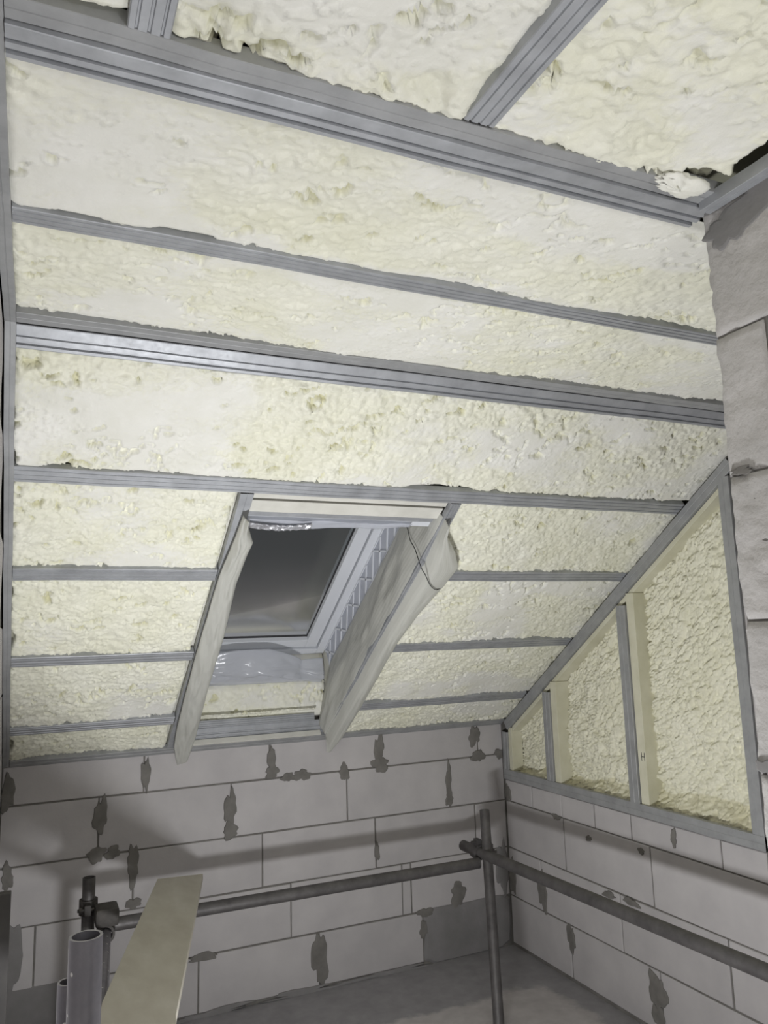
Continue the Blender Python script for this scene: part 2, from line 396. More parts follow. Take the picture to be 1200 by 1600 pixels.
# front knee wall: mortar bed with aerated concrete blocks laid on it
wf = struct(MB().box((XL - .24, .005, FLOOR), (.24, .24, EAVE + .12)).build('wall_front', M_MORTAR), 'low knee wall of pale aerated concrete blocks under the roof slope')
TOPZ = .418
courses = [(.25, TOPZ, [-.163, -.763, -1.363, -1.963]), (0, .25, [-.356, -.956, -1.556, -2.156]), (-.25, 0, [-.202, -.802, -1.402, -2.002]),
           (-.5, -.25, [-.606, -.658, -1.261, -1.861, -2.40]), (-.745, -.5, [-.545, -1.117, -1.706, -2.306])]
for z0, z1, js in courses:
    e = [0.0] + js + [XL]
    for i in range(len(e) - 1):
        if z0 < -.7 and i in (0, 4): continue          # rendered over there
        block(FR, e[i + 1], e[i], z0, z1, wf, M_BLOCK)
FS = [(-1.955,.329,.040,.160),(-2.530,.306,.060,.146),(-2.149,.168,.060,.165),(-2.163,.004,.085,.065),(-2.093,.005,.065,.06),(-2.004,-.062,.056,.170),(-2.000,-.225,.065,.052),
      (-1.560,.136,.058,.176),(-1.560,.030,.08,.076),(-1.352,.331,.046,.147),(-1.352,.280,.078,.06),(-1.270,.249,.066,.049),(-1.197,.251,.088,.062),(-.969,.244,.060,.082),
      (-.770,.345,.055,.15),(-.766,.262,.105,.078),(-.185,.361,.070,.112),(-.166,.252,.083,.069),(-.03,.252,.055,.056),(-.360,.138,.036,.190),(-.360,.045,.05,.079),
      (-.797,-.166,.025,.106),(-1.117,-.62,.083,.25),(-1.684,-.506,.15,.035),(-.33,-.447,.094,.12),(-2.518,-.037,.05,.11),(-.53,-.505,.09,.05),(-.545,-.585,.05,.08)]
for i, (a, b_, w, h) in enumerate(FS): smear(FR, a, b_, w, h, wf, seed=i)
o = smear(FR, -.272, -.625, .535, .275, wf, M_SCREED, .005, 61, name='render_patch', square=True)
smear(FR, -2.40, -.62, .29, .265, wf, M_SCREED, .005, 62, name='render_patch', square=True)
smear(FR, -2.49, -.36, .085, .30, wf, M_SCREED, .006, 63, name='render_patch', rag=.16)
smear(FR, -.045, -.35, .075, .30, wf, M_SCREED, .005, 64, name='render_patch', rag=.3)
for a in (-2.2, -1.75, -1.3, -.85): smear(FR, a + .1, -.752, .40, .03, wf, M_SCREED, .010, 70 + int(-a * 10), .5, name='mortar_fillet')

# right wall: low course of blocks, recess for the gable frame, blocks on towards the camera
GY1 = -1.722
def zs(y): return EAVE - K * y                           # height of the slope at y
mb = MB().box((.005, GY1, FLOOR), (.24, 0, .112)).box((.115, GY1, .112), (.24, 0, FLAT + .14)).box((.005, YB, FLOOR), (.24, GY1, FLAT + .14))
wr = struct(mb.build('wall_right', M_MORTAR), 'gable wall of pale aerated concrete blocks below the framed triangle')
rc = [(0, .114, [-.256, -.511, -.762, -1.009, -1.509, GY1 - .0]), (-.25, 0, [-.517, -1.117, -1.717]), (-.5, -.25, [-.301, -.901, -1.501, -2.101]), (-.745, -.5, [-.52, -1.12, -1.72])]
for z0, z1, js in rc:
    e = [-.005] + js
    while z1 < .05 and e[-1] > YB + .3: e.append(max(e[-1] - .6, YB))
    for i in range(len(e) - 1): block(RI, e[i + 1], e[i], z0, z1, wr, M_BLOCK)
for kz in range(7):                                      # beyond the gable frame, behind the end wall
    z0 = .0 + .25 * kz; z1 = min(z0 + .25, FLAT - .005)
    e = [GY1 - .002] + [GY1 - .3 * (kz % 2) - .6 * n for n in range(1 - kz % 2, 5)]; e = sorted(set([q for q in e if q > YB] + [YB]), reverse=True)
    if z1 - z0 < .05: continue
    for i in range(len(e) - 1):
        if e[i] - e[i + 1] > .02: block(RI, e[i + 1], e[i], z0, z1, wr, M_BLOCK)
RS = [(-.306,-.400,.074,.205),(-.525,-.558,.061,.127),(-1.098,-.585,.10,.156),(-1.093,-.685,.069,.104),(-.829,-.275,.09,.03),(-.977,-.266,.10,.035),(-1.265,.066,.033,.075),(-.710,-.055,.038,.03),(-1.064,-.032,.04,.026),(-.466,-.004,.065,.03),(-.03,.04,.05,.10),(-.035,-.40,.06,.2)]
for i, (a, b_, w, h) in enumerate(RS): smear(RI, a, b_, w, h, wr, seed=100 + i)

# left wall, a hand's breadth from the lens
wl = struct(MB().box((XL - .24, YB, FLOOR), (XL - .005, 0, FLAT + .14)).build('wall_left', M_MORTAR), 'left wall of aerated concrete blocks seen edge on')
for kz in range(-3, 7):
    z0 = .25 * kz if kz > -3 else -.755; z1 = min(.25 * (kz + 1), FLAT - .01)
    e = [-.005]
    x = -.3 if kz % 2 else -.6
    while x > YB: e.append(x); x -= .6
    e.append(YB)
    for i in range(len(e) - 1):
        if zs((e[i])) < z0 and e[i] > FOLD_Y and zs(e[i + 1]) < z1: continue
        block(LE, e[i + 1], e[i], z0, z1, wl, M_BLOCK)

# back wall behind the camera
wb = struct(MB().box((XL - .24, YB - .2, FLOOR), (.24, YB, FLAT + .14)).build('wall_back', M_PLASTER), 'plain plastered wall behind the viewpoint')

# end wall (pier) of rough sawn blocks at the right edge of the picture
wp = struct(MB().box((PIER_X + .004, YB, FLOOR), (PIER_X + .20, PIER_Y - .004, FLAT - .004)).build('wall_pier', M_MORTAR), 'end wall of rough grey aerated concrete blocks at right')
def rough_block(y0, y1, z0, z1, seed, amp=.004):
    g = .004; y0 += g / 2; y1 -= g / 2; z0 += g / 2; z1 -= g / 2          # y1 > y0 ; y1 is the free end
    bm = bmesh.new(); ny = max(2, int((y1 - y0) / .014)); nz = max(2, int((z1 - z0) / .014)); nx = 8
    def fill(na, nb, fn):
        g_ = [[bm.verts.new(fn(i / na, j / nb)) for i in range(na + 1)] for j in range(nb + 1)]
        for j in range(nb):
            for i in range(na): bm.faces.new((g_[j][i], g_[j][i + 1], g_[j + 1][i + 1], g_[j + 1][i]))
    T = .206
    fill(ny, nz, lambda a, b: (PIER_X, y0 + (y1 - y0) * a, z0 + (z1 - z0) * b))
    fill(ny, nz, lambda a, b: (PIER_X + T, y0 + (y1 - y0) * a, z0 + (z1 - z0) * b))
    fill(nx, nz, lambda a, b: (PIER_X + T * a, y1, z0 + (z1 - z0) * b)); fill(nx, nz, lambda a, b: (PIER_X + T * a, y0, z0 + (z1 - z0) * b))
    fill(ny, nx, lambda a, b: (PIER_X + T * b, y0 + (y1 - y0) * a, z0)); fill(ny, nx, lambda a, b: (PIER_X + T * b, y0 + (y1 - y0) * a, z1))
    bmesh.ops.remove_doubles(bm, verts=bm.verts, dist=.0005); bmesh.ops.recalc_face_normals(bm, faces=bm.faces)
    P = np.array([v.co for v in bm.verts]); s_ = seed * 3.7
    n1 = fbm(P[:, 1] * 28 + P[:, 0] * 19 + s_, P[:, 2] * 55, seed, 4) - .5; n2 = fbm(P[:, 2] * 40 + s_, P[:, 0] * 40 + P[:, 1] * 6, seed + 7, 3) - .5
    cz = (z0 + z1) / 2
    for v, a, b_ in zip(bm.verts, n1, n2):
        if v.co.x < PIER_X + .01: v.co.x -= a * amp * 2
        if v.co.y > y1 - .003: v.co.y += b_ * .011 - .002
        if abs(v.co.z - cz) > (z1 - z0) / 2 - .002: v.co.z -= math.copysign(abs(a) * .004, v.co.z - cz)
    me = bpy.data.meshes.new('block'); bm.to_mesh(me); bm.free()
    return link('block', me, M_PIER, wp, smooth=True)
pz = [FLOOR, -.56, -.31, -.06, .19, .44, .69, .942, 1.195, 1.452, FLAT - .006]
for i in range(len(pz) - 1):
    e = [PIER_Y, PIER_Y - (.104 if i == 8 else (.6 if i % 2 else .33))]
    while e[-1] > YB + .05: e.append(max(e[-1] - .6, YB))
    for k in range(len(e) - 1): rough_block(e[k + 1], e[k] - (.010 if (i == 8 and k == 1) else 0), pz[i], pz[i + 1], 11 * i + k, .009 if i == 7 else .0045)
smear(PI_, -3.02, 1.665, .22, .085, wp, M_SCREED, .004, 201, .3)
smear(PI_, -2.93, 1.64, .09, .06, wp, M_SCREED, .004, 203, .4)
smear(PI_, -2.91, 1.20, .05, .014, wp, M_MORTAR, .005, 204, .4)
smear(PI_, -2.90, .70, .04, .03, wp, M_SCREED, .005, 205, .4)

# ------------------------------------------------------------------ ceiling shell and foam
D0, D1 = .075, .12
mb = MB()
mb.sbox(XL - .2, WX0 - .03, -.2, FOLD_T + .08, D0, D1).sbox(WX1 + .03, .24, -.2, FOLD_T + .08, D0, D1)
mb.sbox(WX0 - .03, WX1 + .03, 1.78, FOLD_T + .08, D0, D1)
mb.box((XL - .2, YB - .2, FLAT + .075), (.24, FOLD_Y + .02, FLAT + .12))
ceil = struct(mb.build('ceiling', M_BACK), 'attic roof slope and flat ceiling sprayed with cream foam between steel profiles')
XLF = XL + .026
BT = [(.272, .334), (.780, .840), (1.294, 1.354), (1.745, 1.806)]      # battens up the slope
bays = [(.048, .272), (.334, .780), (.840, 1.294), (1.354, 1.745)]
LIFT = -.003
def slope_panel(x0, x1, t0, t1, seed, **kw):
    t0 -= .010; t1 += .010; x0 -= .008; x1 = x1 + .055 if x1 > -.1 else x1
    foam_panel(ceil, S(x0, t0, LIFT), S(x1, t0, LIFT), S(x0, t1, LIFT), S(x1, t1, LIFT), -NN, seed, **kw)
for i, (a, b_) in enumerate(bays):
    slope_panel(XLF, WX0 - .012, a, b_, 3 + i, scale=.026, cut=.38, wormy=.8, amp=1.35, ragged=(0, 0, .02, .012))
    slope_panel(WX1 + .03, -.004, a, b_, 13 + i, scale=.024, cut=.36, wormy=.8, amp=1.35)
slope_panel(XLF, -.004, 1.806, FOLD_T - .075, 21, scale=.027, cut=.44, wormy=.9, amp=1.25, ragged=(.022, .012, .02, 0))
def flat_panel(x0, x1, y0, y1, seed, **kw):
    y0 += .010; y1 -= .010; x0 -= .008; x1 += .008
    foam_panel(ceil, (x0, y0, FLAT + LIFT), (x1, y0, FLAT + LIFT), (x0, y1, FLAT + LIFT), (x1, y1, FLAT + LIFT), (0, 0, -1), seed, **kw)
flat_panel(XLF, -.004, FOLD_Y - .065, -2.376, 31, scale=.027, cut=.46, wormy=.7, ragged=(.02, .02, .025, 0))
flat_panel(XLF, -.004, -2.431, -2.826, 32, scale=.030, cut=.50, wormy=.8, ragged=(.02, 0, 0, 0))
flat_panel(XLF, -2.389, -2.925, YB, 33, scale=.04, cut=.47, wormy=1.2, ragged=(.03, 0, 0, 0))
flat_panel(-2.334, -1.900, -2.925, YB, 34, scale=.04, cut=.49, wormy=1.3, ragged=(.04, 0, 0, 0), amp=1.25)
flat_panel(-1.846, PIER_X - .036, -2.925, YB, 36, scale=.036, cut=.49, wormy=1.0, ragged=(.06, 0, 0, .03), amp=1.1)
# loose crumb of foam torn out over the end of the fold channel
U, V = np.meshgrid(np.linspace(0, 2 * np.pi, 40), np.linspace(0.02, np.pi - .02, 22))
rr = 1 + 1.5 * (fbm(np.cos(U) * 2.2 + 5, np.sin(U) * 2.2 + V * .8, 3, 4) - .5) * (.5 - .5 * np.cos(U) + .3)
grid_mesh('foam_flap', -1.462 + .060 * rr * np.cos(U) * np.sin(V), -2.936 + .028 * rr * np.sin(U) * np.sin(V), FLAT - .009 - .011 * rr * np.cos(V), MF, ceil, np.zeros_like(U) + .1)

# ------------------------------------------------------------------ steel profiles
CD = [(0, .024), (0, .0015), (.03, 0), (.16, 0), (.185, .0026), (.225, .0026), (.25, 0), (.45, 0), (.475, .0022), (.525, .0022), (.55, 0), (.75, 0), (.775, .0026), (.815, .0026), (.84, 0), (.97, 0), (1, .0015), (1, .024)]
UD = [(0, .024), (0, .001), (.02, 0), (.46, 0), (.48, .0012), (.52, .0012), (.54, 0), (.98, 0), (1, .001), (1, .024)]
SHARP = [(0, .026), (0, .001), (.03, 0), (.15, 0), (.17, .006), (.30, .006), (.32, 0), (.48, .0005), (.50, .005), (.60, .005), (.62, .0), (.97, 0), (1, .001), (1, .026)]
def profile(name, p0, p1, wdir, inw, w, sec, m, label, parent=None, seed=0):
    """roll-formed channel: visible face from p0 to p1, width along wdir, legs going inw"""
    p0, p1, wdir, inw = Vector(p0), Vector(p1), Vector(wdir).normalized(), Vector(inw).normalized()
    n = max(2, int((p1 - p0).length / .12)); v = []; f = []; ns = len(sec)
    rg = random.Random(seed + 3); wob = [0] + [rg.uniform(-.0011, .0011) for _ in range(n - 1)] + [0]; wob2 = [rg.uniform(-.0012, .0012) for _ in range(n + 1)]
    inner = [(min(max(a, .022), .978), h + .0016 if h < .02 else h) for a, h in sec]
    for k in range(n + 1):
        p = p0.lerp(p1, k / n)
        for a, h in sec: v.append(p + wdir * (a * w + wob2[k]) + inw * (h + wob[k]))
        for a, h in inner: v.append(p + wdir * (a * w + wob2[k]) + inw * (h + wob[k]))
    L = 2 * ns
    for k in range(n):
        for i in range(ns - 1):
            f.append([k * L + i, k * L + i + 1, (k + 1) * L + i + 1, (k + 1) * L + i])
            f.append([k * L + ns + i + 1, k * L + ns + i, (k + 1) * L + ns + i, (k + 1) * L + ns + i + 1])
        for i, j in ((0, ns), (ns - 1, 2 * ns - 1)): f.append([k * L + i, (k + 1) * L + i, (k + 1) * L + j, k * L + j])
    for k in (0, n):
        for i in range(ns - 1): f.append([k * L + i, k * L + i + 1, k * L + ns + i + 1, k * L + ns + i])
    o = mesh(name, v, f, m, parent)
    bm = bmesh.new(); bm.from_mesh(o.data); bmesh.ops.recalc_face_normals(bm, faces=bm.faces); bm.to_mesh(o.data); bm.free()
    if label: tag(o, label, 'metal profile', 'steel ceiling profiles')
    return o
def batten(x0, x1, t0, t1, label, sec=CD, m=None, d=-.006, seed=0):
    return profile('ceiling_profile', S(x0, t0, d), S(x1, t0, d), UP, NN, t1 - t0, sec, m or M_STEEL, label, seed=seed)
nm = ['lowest', 'second lowest', 'third lowest', 'fourth']
batten(XLF + .002, WX0 - .012, *BT[0], 'short steel profile left of the roof window, lowest of the three', seed=1)
batten(XLF + .002, WX0 - .012, *BT[1], 'short steel profile left of the roof window, middle of the three', seed=2)
batten(XLF + .002, WX0 - .012, *BT[2], 'short steel profile left of the roof window, highest of the three', seed=3)
batten(WX1 + .035, -.008, *BT[0], 'steel profile from roof window to gable frame, lowest of the three', seed=4)
batten(WX1 + .035, -.008, *BT[1], 'steel profile from roof window to gable frame, middle of the three', seed=5)
batten(WX1 + .035, -.008, *BT[2], 'steel profile from roof window to gable frame, highest of the three', seed=6)
batten(XLF + .002, -.008, *BT[3], 'full-width ribbed steel profile directly above the roof window', seed=7)
# fold between slope and flat ceiling: ribbed profile on the slope, dull channel on the flat
batten(XLF + .002, -.006, FOLD_T - .076, FOLD_T - .006, 'shiny ribbed steel profile along the fold of the ceiling', SHARP, seed=8)
profile('ceiling_channel', (XLF + .002, FOLD_Y - .002, FLAT - .006), (-.006, FOLD_Y - .002, FLAT - .006), (0, -1, 0), (0, 0, 1), .062, UD, M_CHAN, 'dull grey channel just above the shiny ribbed fold profile', seed=9)
profile('ceiling_profile', (XLF + .002, -2.376, FLAT - .006), (-.006, -2.376, FLAT - .006), (0, -1, 0), (0, 0, 1), .055, CD, M_STEEL, 'narrow full-width steel profile in the middle of the flat ceiling', seed=10)
profile('ceiling_profile', (XLF + .002, -2.826, FLAT - .012), (PIER_X + .012, -2.834, FLAT - .012), (0, -1, 0), (0, 0, 1), .062, SHARP, M_STEEL, 'broad ribbed steel profile across the top of the picture', seed=11)
profile('ceiling_channel', (XLF + .002, -2.887, FLAT - .005), (PIER_X - .001, -2.896, FLAT - .005), (0, -1, 0), (0, 0, 1), .040, UD, M_CHAN, 'flat grey channel behind the broad ribbed profile at the top', seed=12)
profile('ceiling_profile', (-2.3885, -2.929, FLAT - .004), (-2.3885, YB + .01, FLAT - .004), (1, 0, 0), (0, 0, 1), .054, CD, M_STEEL, 'short stub of steel profile at the top left corner', seed=13)
profile('ceiling_profile', (-1.900, -2.937, FLAT - .004), (-1.900, YB + .01, FLAT - .004), (1, 0, 0), (0, 0, 1), .054, CD, M_STEEL, 'diagonal looking steel profile at the top right of the ceiling', seed=14)
profile('ceiling_channel', (PIER_X - .030, -2.90, FLAT - .022), (PIER_X - .030, YB + .01, FLAT - .022), (1, 0, 0), (0, 0, 1), .027, UD, M_STEEL, 'thin steel channel along the top of the rough block end wall', seed=15)
# edge channels
profile('edge_channel', S(XL + .001, .0, -.007), S(XL + .001, FOLD_T - .002, -.007), (1, 0, 0), NN, .026, UD, M_CHAN, 'long edge channel up the left side of the sloping ceiling', seed=16)
profile('edge_channel', (XL + .001, FOLD_Y - .001, FLAT - .007), (XL + .001, YB + .01, FLAT - .007), (1, 0, 0), (0, 0, 1), .026, UD, M_CHAN, 'edge channel along the left side of the flat ceiling', seed=17)
profile('edge_channel', S(XL + .028, -.006, -.006), S(-.004, -.006, -.006), UP, NN, .052, UD, M_CHAN, 'edge channel where the slope meets the top of the knee wall', seed=18)
# jamb profiles beside the opening
profile('jamb_profile', S(WX0 - .010, .055, -.006), S(WX0 - .010, 1.742, -.006), (1, 0, 0), NN, .045, UD, M_STEEL, 'steel jamb profile on the left side of the roof window opening', seed=19)
profile('jamb_profile', S(WX1 - .012, .055, -.006), S(WX1 - .012, 1.742, -.006), (1, 0, 0), NN, .042, CD, M_STEEL, 'steel jamb profile on the right side of the roof window opening', seed=20)

# ------------------------------------------------------------------ roof window
FD = .345                                               # depth of the frame face behind the steel plane
def frame_ring(x0, x1, t0, t1, w, d0, d1, name, m, parent, bevel=.003):
    return (MB().sbox(x0, x0 + w, t0, t1, d0, d1).sbox(x1 - w, x1, t0, t1, d0, d1).sbox(x0 + w, x1 - w, t0, t0 + w, d0, d1).sbox(x0 + w, x1 - w, t1 - w, t1, d0, d1)).build(name, m, parent, bevel=bevel)
T0, T1 = .255, 1.44
win = frame_ring(WX0, WX1, T0, T1, .042, FD, FD + .10, 'window_1', M_PVC, None)
struct(win, 'white framed roof window with dark pane set deep in the slope')
frame_ring(WX0 + .047, WX1 - .047, T0 + .047, T1 - .047, .062, FD + .012, FD + .075, 'sash', M_PVC, win)
frame_ring(WX0 + .104, WX1 - .104, T0 + .104, T1 - .104, .006, FD + .034, FD + .05, 'glazing_gasket', M_GASKET, win, 0)
frame_ring(WX0 + .0425, WX1 - .0425, T0 + .0425, T1 - .0425, .005, FD + .03, FD + .06, 'seal', M_GASKET, win, 0)
MB().sbox(WX0 + .108, WX1 - .108, T0 + .108, T1 - .108, FD + .040, FD + .046).build('pane', M_GLASS, win)
# reveal linings round the opening
MB().sbox(WX0 - .03, WX0 - .004, .03, 1.76, .03, FD + .1).build('reveal_board', M_WHITEWOOD, win)
MB().sbox(WX1 + .006, WX1 + .03, .03, 1.76, .03, FD + .1).build('reveal_board', M_WHITEWOOD, win)
MB().hexa([S(WX0, T1, FD + .1), S(WX1, T1, FD + .1), S(WX1, T1 + .03, FD + .1), S(WX0, T1 + .03, FD + .1), S(WX0, 1.62, .10), S(WX1, 1.62, .10), S(WX1, 1.66, .10), S(WX0, 1.66, .10)]).build('reveal_board', M_WHITEWOOD, win)
# header boards at the top edge
for t0, t1, d0, m_ in ((1.708, 1.738, .012, M_WHITEWOOD), (1.635, 1.690, .020, M_WHITEWOOD), (1.600, 1.632, .034, M_STEEL), (1.565, 1.602, .044, M_PVC)):
    MB().sbox(WX0 + .04, WX1 - .015, t0, t1, d0, d0 + .035).build('header_board', m_, win, bevel=.002)
MB().sbox(WX0 + .02, WX1, 1.56, 1.75, .072, .10).build('header_backing', M_MORTAR, win)
# embossed insulating collar on the right reveal
cl = MB().sbox(WX1 - .001, WX1 + .006, .30, 1.60, .225, FD + .02).build('insulating_collar', simple('collar_plastic', [(.3, (.42, .44, .50)), (.7, (.50, .52, .58))], 12, .4, 0), win)
eb = MB()
nx = 13
for i in range(nx):
    a, b_ = .30 + 1.28 * i / nx, .30 + 1.28 * (i + 1) / nx
    for ta, tb in ((a, b_), (b_, a)):
        p, q = S(WX1 - .001, ta + .006, .240), S(WX1 - .001, tb - .006, FD - .01); dr = (q - p).normalized(); sd = dr.cross(Vector((1, 0, 0))) * .0045
        if ta > tb and i % 2: continue
        o_ = Vector((-.004, 0, 0)); eb.hexa([p - sd, q - sd, q + sd, p + sd, p - sd + o_, q - sd + o_, q + sd + o_, p + sd + o_])
for d_ in (.232, FD - .004): eb.hexa([S(WX1 - .001, .30, d_ - .004), S(WX1 - .001, 1.58, d_ - .004), S(WX1 - .001, 1.58, d_ + .004), S(WX1 - .001, .30, d_ + .004), S(WX1 - .005, .30, d_ - .004), S(WX1 - .005, 1.58, d_ - .004), S(WX1 - .005, 1.58, d_ + .004), S(WX1 - .005, .30, d_ + .004)])
eb.build('embossed_lattice', M_PVC, cl)
# foam slope below the window and steel sill profiles in front of it
sf = foam_panel(win, S(WX0, .085, .085), S(WX1, .085, .085), S(WX0, .20, .22), S(WX1, .20, .22), (0, -.95, -.3), 44, res=.006, scale=.03, cut=.6, inset=0)
foam_panel(win, S(WX0, .20, .22), S(WX1, .20, .22), S(WX0, .27, .37), S(WX1, .27, .37), (0, -.95, .1), 45, res=.012, scale=.03, cut=.6, inset=.01)
profile('sill_profile', S(WX0 + .02, .050, .012), S(WX1 - .01, .050, .012), (NN * .075 + UP * .040), (NN * .40 - UP * .92), .062, SHARP, M_STEEL, 'ribbed steel profile lying under the roof window', seed=22)
pj = profile('sill_profile', S(WX0 + .02, .092, .060), S(WX1 - .06, .092, .060), (NN * .06 + UP * .03), (NN * .40 - UP * .92), .034, CD, M_STEEL, 'second steel profile behind the one lying under the roof window', seed=23)

MB().sbox(WX0 + .03, WX1 - .03, .0465, .058, -.004, .02).build('sill_board', M_WHITEWOOD, win, bevel=.001)
foam_panel(win, S(WX0 + .02, .115, .098), S(WX1 - .05, .115, .098), S(WX0 + .02, .135, .098), S(WX1 - .05, .135, .098), (0, -.9, -.4), 47, res=.004, scale=.012, cut=.3, inset=-.004, amp=1.2)
def sheet(name, fn, na, nb, m, label, cat, th=.0012, parent=None):
    A, B = np.meshgrid(np.linspace(0, 1, na), np.linspace(0, 1, nb)); X, T, D = fn(A, B)
    PX = X; PY = UP[1] * T + NN[1] * D; PZ = EAVE + UP[2] * T + NN[2] * D
    o = grid_mesh(name, PX, PY, PZ, m, parent, uv=True)
    so = o.modifiers.new('thickness', 'SOLIDIFY'); so.thickness = th; so.offset = 0
    if label: tag(o, label, cat)
    return o
# right membrane: lines the reveal, turns round the jamb and curls out over the foam
def right_film(a, b):            # a: 0 inside reveal -> 1 free edge ; b: 0 bottom -> 1 top
    t = np.interp(b, [0, 1], [.0, 1.665])
    edge = np.interp(t, [0, .10, .36, .90, 1.10, 1.30, 1.41, 1.50, 1.60, 1.67], [-1.035, -1.01, -1.0, -1.005, -.985, -.945, -.930, -.985, -1.06, -1.085])
    wr_ = (fbm(a * 6 + t * 2.0, t * 5, 5, 3) - .5)
    din = np.interp(t, [0, .2, .33, 1.4, 1.7], [.10, .17, .235, .225, .19])
    s1 = np.clip(a / .5, 0, 1); s2 = np.clip((a - .5) / .5, 0, 1)
    x = WX1 - .008 - .016 * np.sin(np.pi * s1) * (1 + wr_) + (edge - WX1 + .012) * s2
    d = din * (1 - s1) - .010 * s1 + .014 * np.exp(-((a - .54) / .045) ** 2) - .030 * sstep(.06, .38, s2) - .016 * np.sin(np.pi * s2 * .9) * (.6 + wr_) + .012 * s2 ** 3
    x = x - .010 * wr_ * (1 - s2); tt = t + .03 * wr_ * s2 - .06 * s2 * (1 - b) ** 6
    tt = tt - .07 * (1 - b) ** 8 * np.sin(np.pi * a)
    tt = np.maximum(tt, .065 * (1 - s2) - .2 * s2)
    return x, tt, d - .012 * (1 - b) ** 6 * s1
sheet('membrane_sheet', right_film, 64, 110, M_FILM, 'milky membrane curling out from the right side of the roof window', 'plastic sheet')
def left_film(a, b):
    t = np.interp(b, [0, 1], [-.02, 1.66])
    inner = np.interp(t, [-.1, .17, .56, .94, 1.30, 1.46, 1.52, 1.60, 1.67], [-1.765, -1.755, -1.772, -1.776, -1.795, -1.788, -1.782, -1.815, -1.826])
    outer = np.interp(t, [-.1, .1, .3, .8, 1.34, 1.55, 1.67], [-1.80, -1.845, -1.858, -1.868, -1.868, -1.852, -1.846])
    wr_ = (fbm(a * 3 + t * 3.0, t * 6, 9, 3) - .5)
    x = outer + (inner - outer) * a
    d = -.012 - .045 * np.sin(np.pi * np.clip(a * .85 + .1, 0, 1)) * (.75 + wr_) - .012 * (1 - sstep(0, .12, b))
    tt = t - .09 * (1 - b) ** 10 * np.sin(np.pi * a) + .02 * wr_ * a
    return x, tt, d
sheet('membrane_sheet', left_film, 26, 110, M_FILM, 'narrow milky membrane hanging along the left side of the roof window', 'plastic sheet')
# clear plastic crumpled over the lower window frame
def low_film(a, b):              # a across, b: 0 lower edge -> 1 upper edge
    x = (WX0 + .03) + (WX1 - .02 - WX0 - .03) * a
    wr_ = fbm(a * 5, b * 4, 12, 4) - .5; bul = np.sin(np.pi * np.clip(a * 1.25 - .05, 0, 1)) ** .7
    top = .285 + .105 * bul
    t = .205 + (top - .205) * b + .012 * wr_
    d = .215 + (FD - .035 - .215) * b - .045 * np.sin(np.pi * b) * (.6 + wr_ * 2.0) - .014 * b + .016 * wr_
    return x, t, d
sheet('plastic_film', low_film, 70, 26, M_CLEAR, 'crumpled clear plastic film taped below the dark window pane', 'plastic sheet')
def top_film(a, b):              # torn strip hanging at the top of the opening
    x = (WX0 + .045) + (WX1 - .10 - WX0 - .045) * a
    wr_ = fbm(a * 9, b * 2, 15, 4) - .5
    lo_ = 1.548 - .022 * np.sin(np.pi * np.clip(a * 1.9, 0, 1)) + .016 * sstep(.75, 1, a) + .010 * wr_
    t = 1.588 + (lo_ - 1.588) * (1 - b); d = .030 + .012 * (1 - b) + .012 * wr_
    return x, t, d
tf = sheet('plastic_film', top_film, 60, 10, M_CLEAR, 'torn strip of plastic hanging at the upper edge of the window', 'plastic sheet')
def tape(a, b):
    x = WX0 + .05 + .235 * a; wr_ = fbm(a * 20, b * 3, 18, 3) - .5
    return x, 1.552 + .026 * b - .012 * np.sin(np.pi * a), .024 + .010 * wr_
sheet('foil_tape', tape, 50, 8, M_FOIL, None, None, parent=tf)
# clear corner of film at the lower right of the reveal
def cord(name, pts, r, m, label):
    q = []
    for i in range(len(pts) - 1):                        # Catmull-Rom through the points
        p0, p1, p2, p3 = pts[max(i - 1, 0)], pts[i], pts[i + 1], pts[min(i + 2, len(pts) - 1)]
        for k in range(6):
            t = k / 6; q.append(.5 * ((2 * p1) + (p2 - p0) * t + (2 * p0 - 5 * p1 + 4 * p2 - p3) * t * t + (3 * p1 - p0 - 3 * p2 + p3) * t ** 3))
    q.append(pts[-1]); v = []; f = []; n = 6
    for i, p in enumerate(q):
        ax = (q[min(i + 1, len(q) - 1)] - q[max(i - 1, 0)]).normalized(); a_ = ax.cross(NN).normalized(); b_ = ax.cross(a_)
        v += [p + (a_ * math.cos(2 * math.pi * k / n) + b_ * math.sin(2 * math.pi * k / n)) * r for k in range(n)]
    for i in range(len(q) - 1):
        for k in range(n): f.append([i * n + k, i * n + (k + 1) % n, (i + 1) * n + (k + 1) % n, (i + 1) * n + k])
    f += [list(range(n))[::-1], [(len(q) - 1) * n + k for k in range(n)]]
    return tag(mesh(name, v, f, m, smooth=True), label, 'cord')
cord('cord', [S(-1.115, 1.447, .19), S(-1.118, 1.455, .13), S(-1.118, 1.445, .08), S(-1.112, 1.445, .03), S(-1.105, 1.43, -.045), S(-1.075, 1.395, -.056), S(-1.03, 1.335, -.058), S(-.985, 1.295, -.05), S(-.948, 1.282, -.03)], .0018, M_CORD, 'thin black cord trailing over the milky membrane by the window')

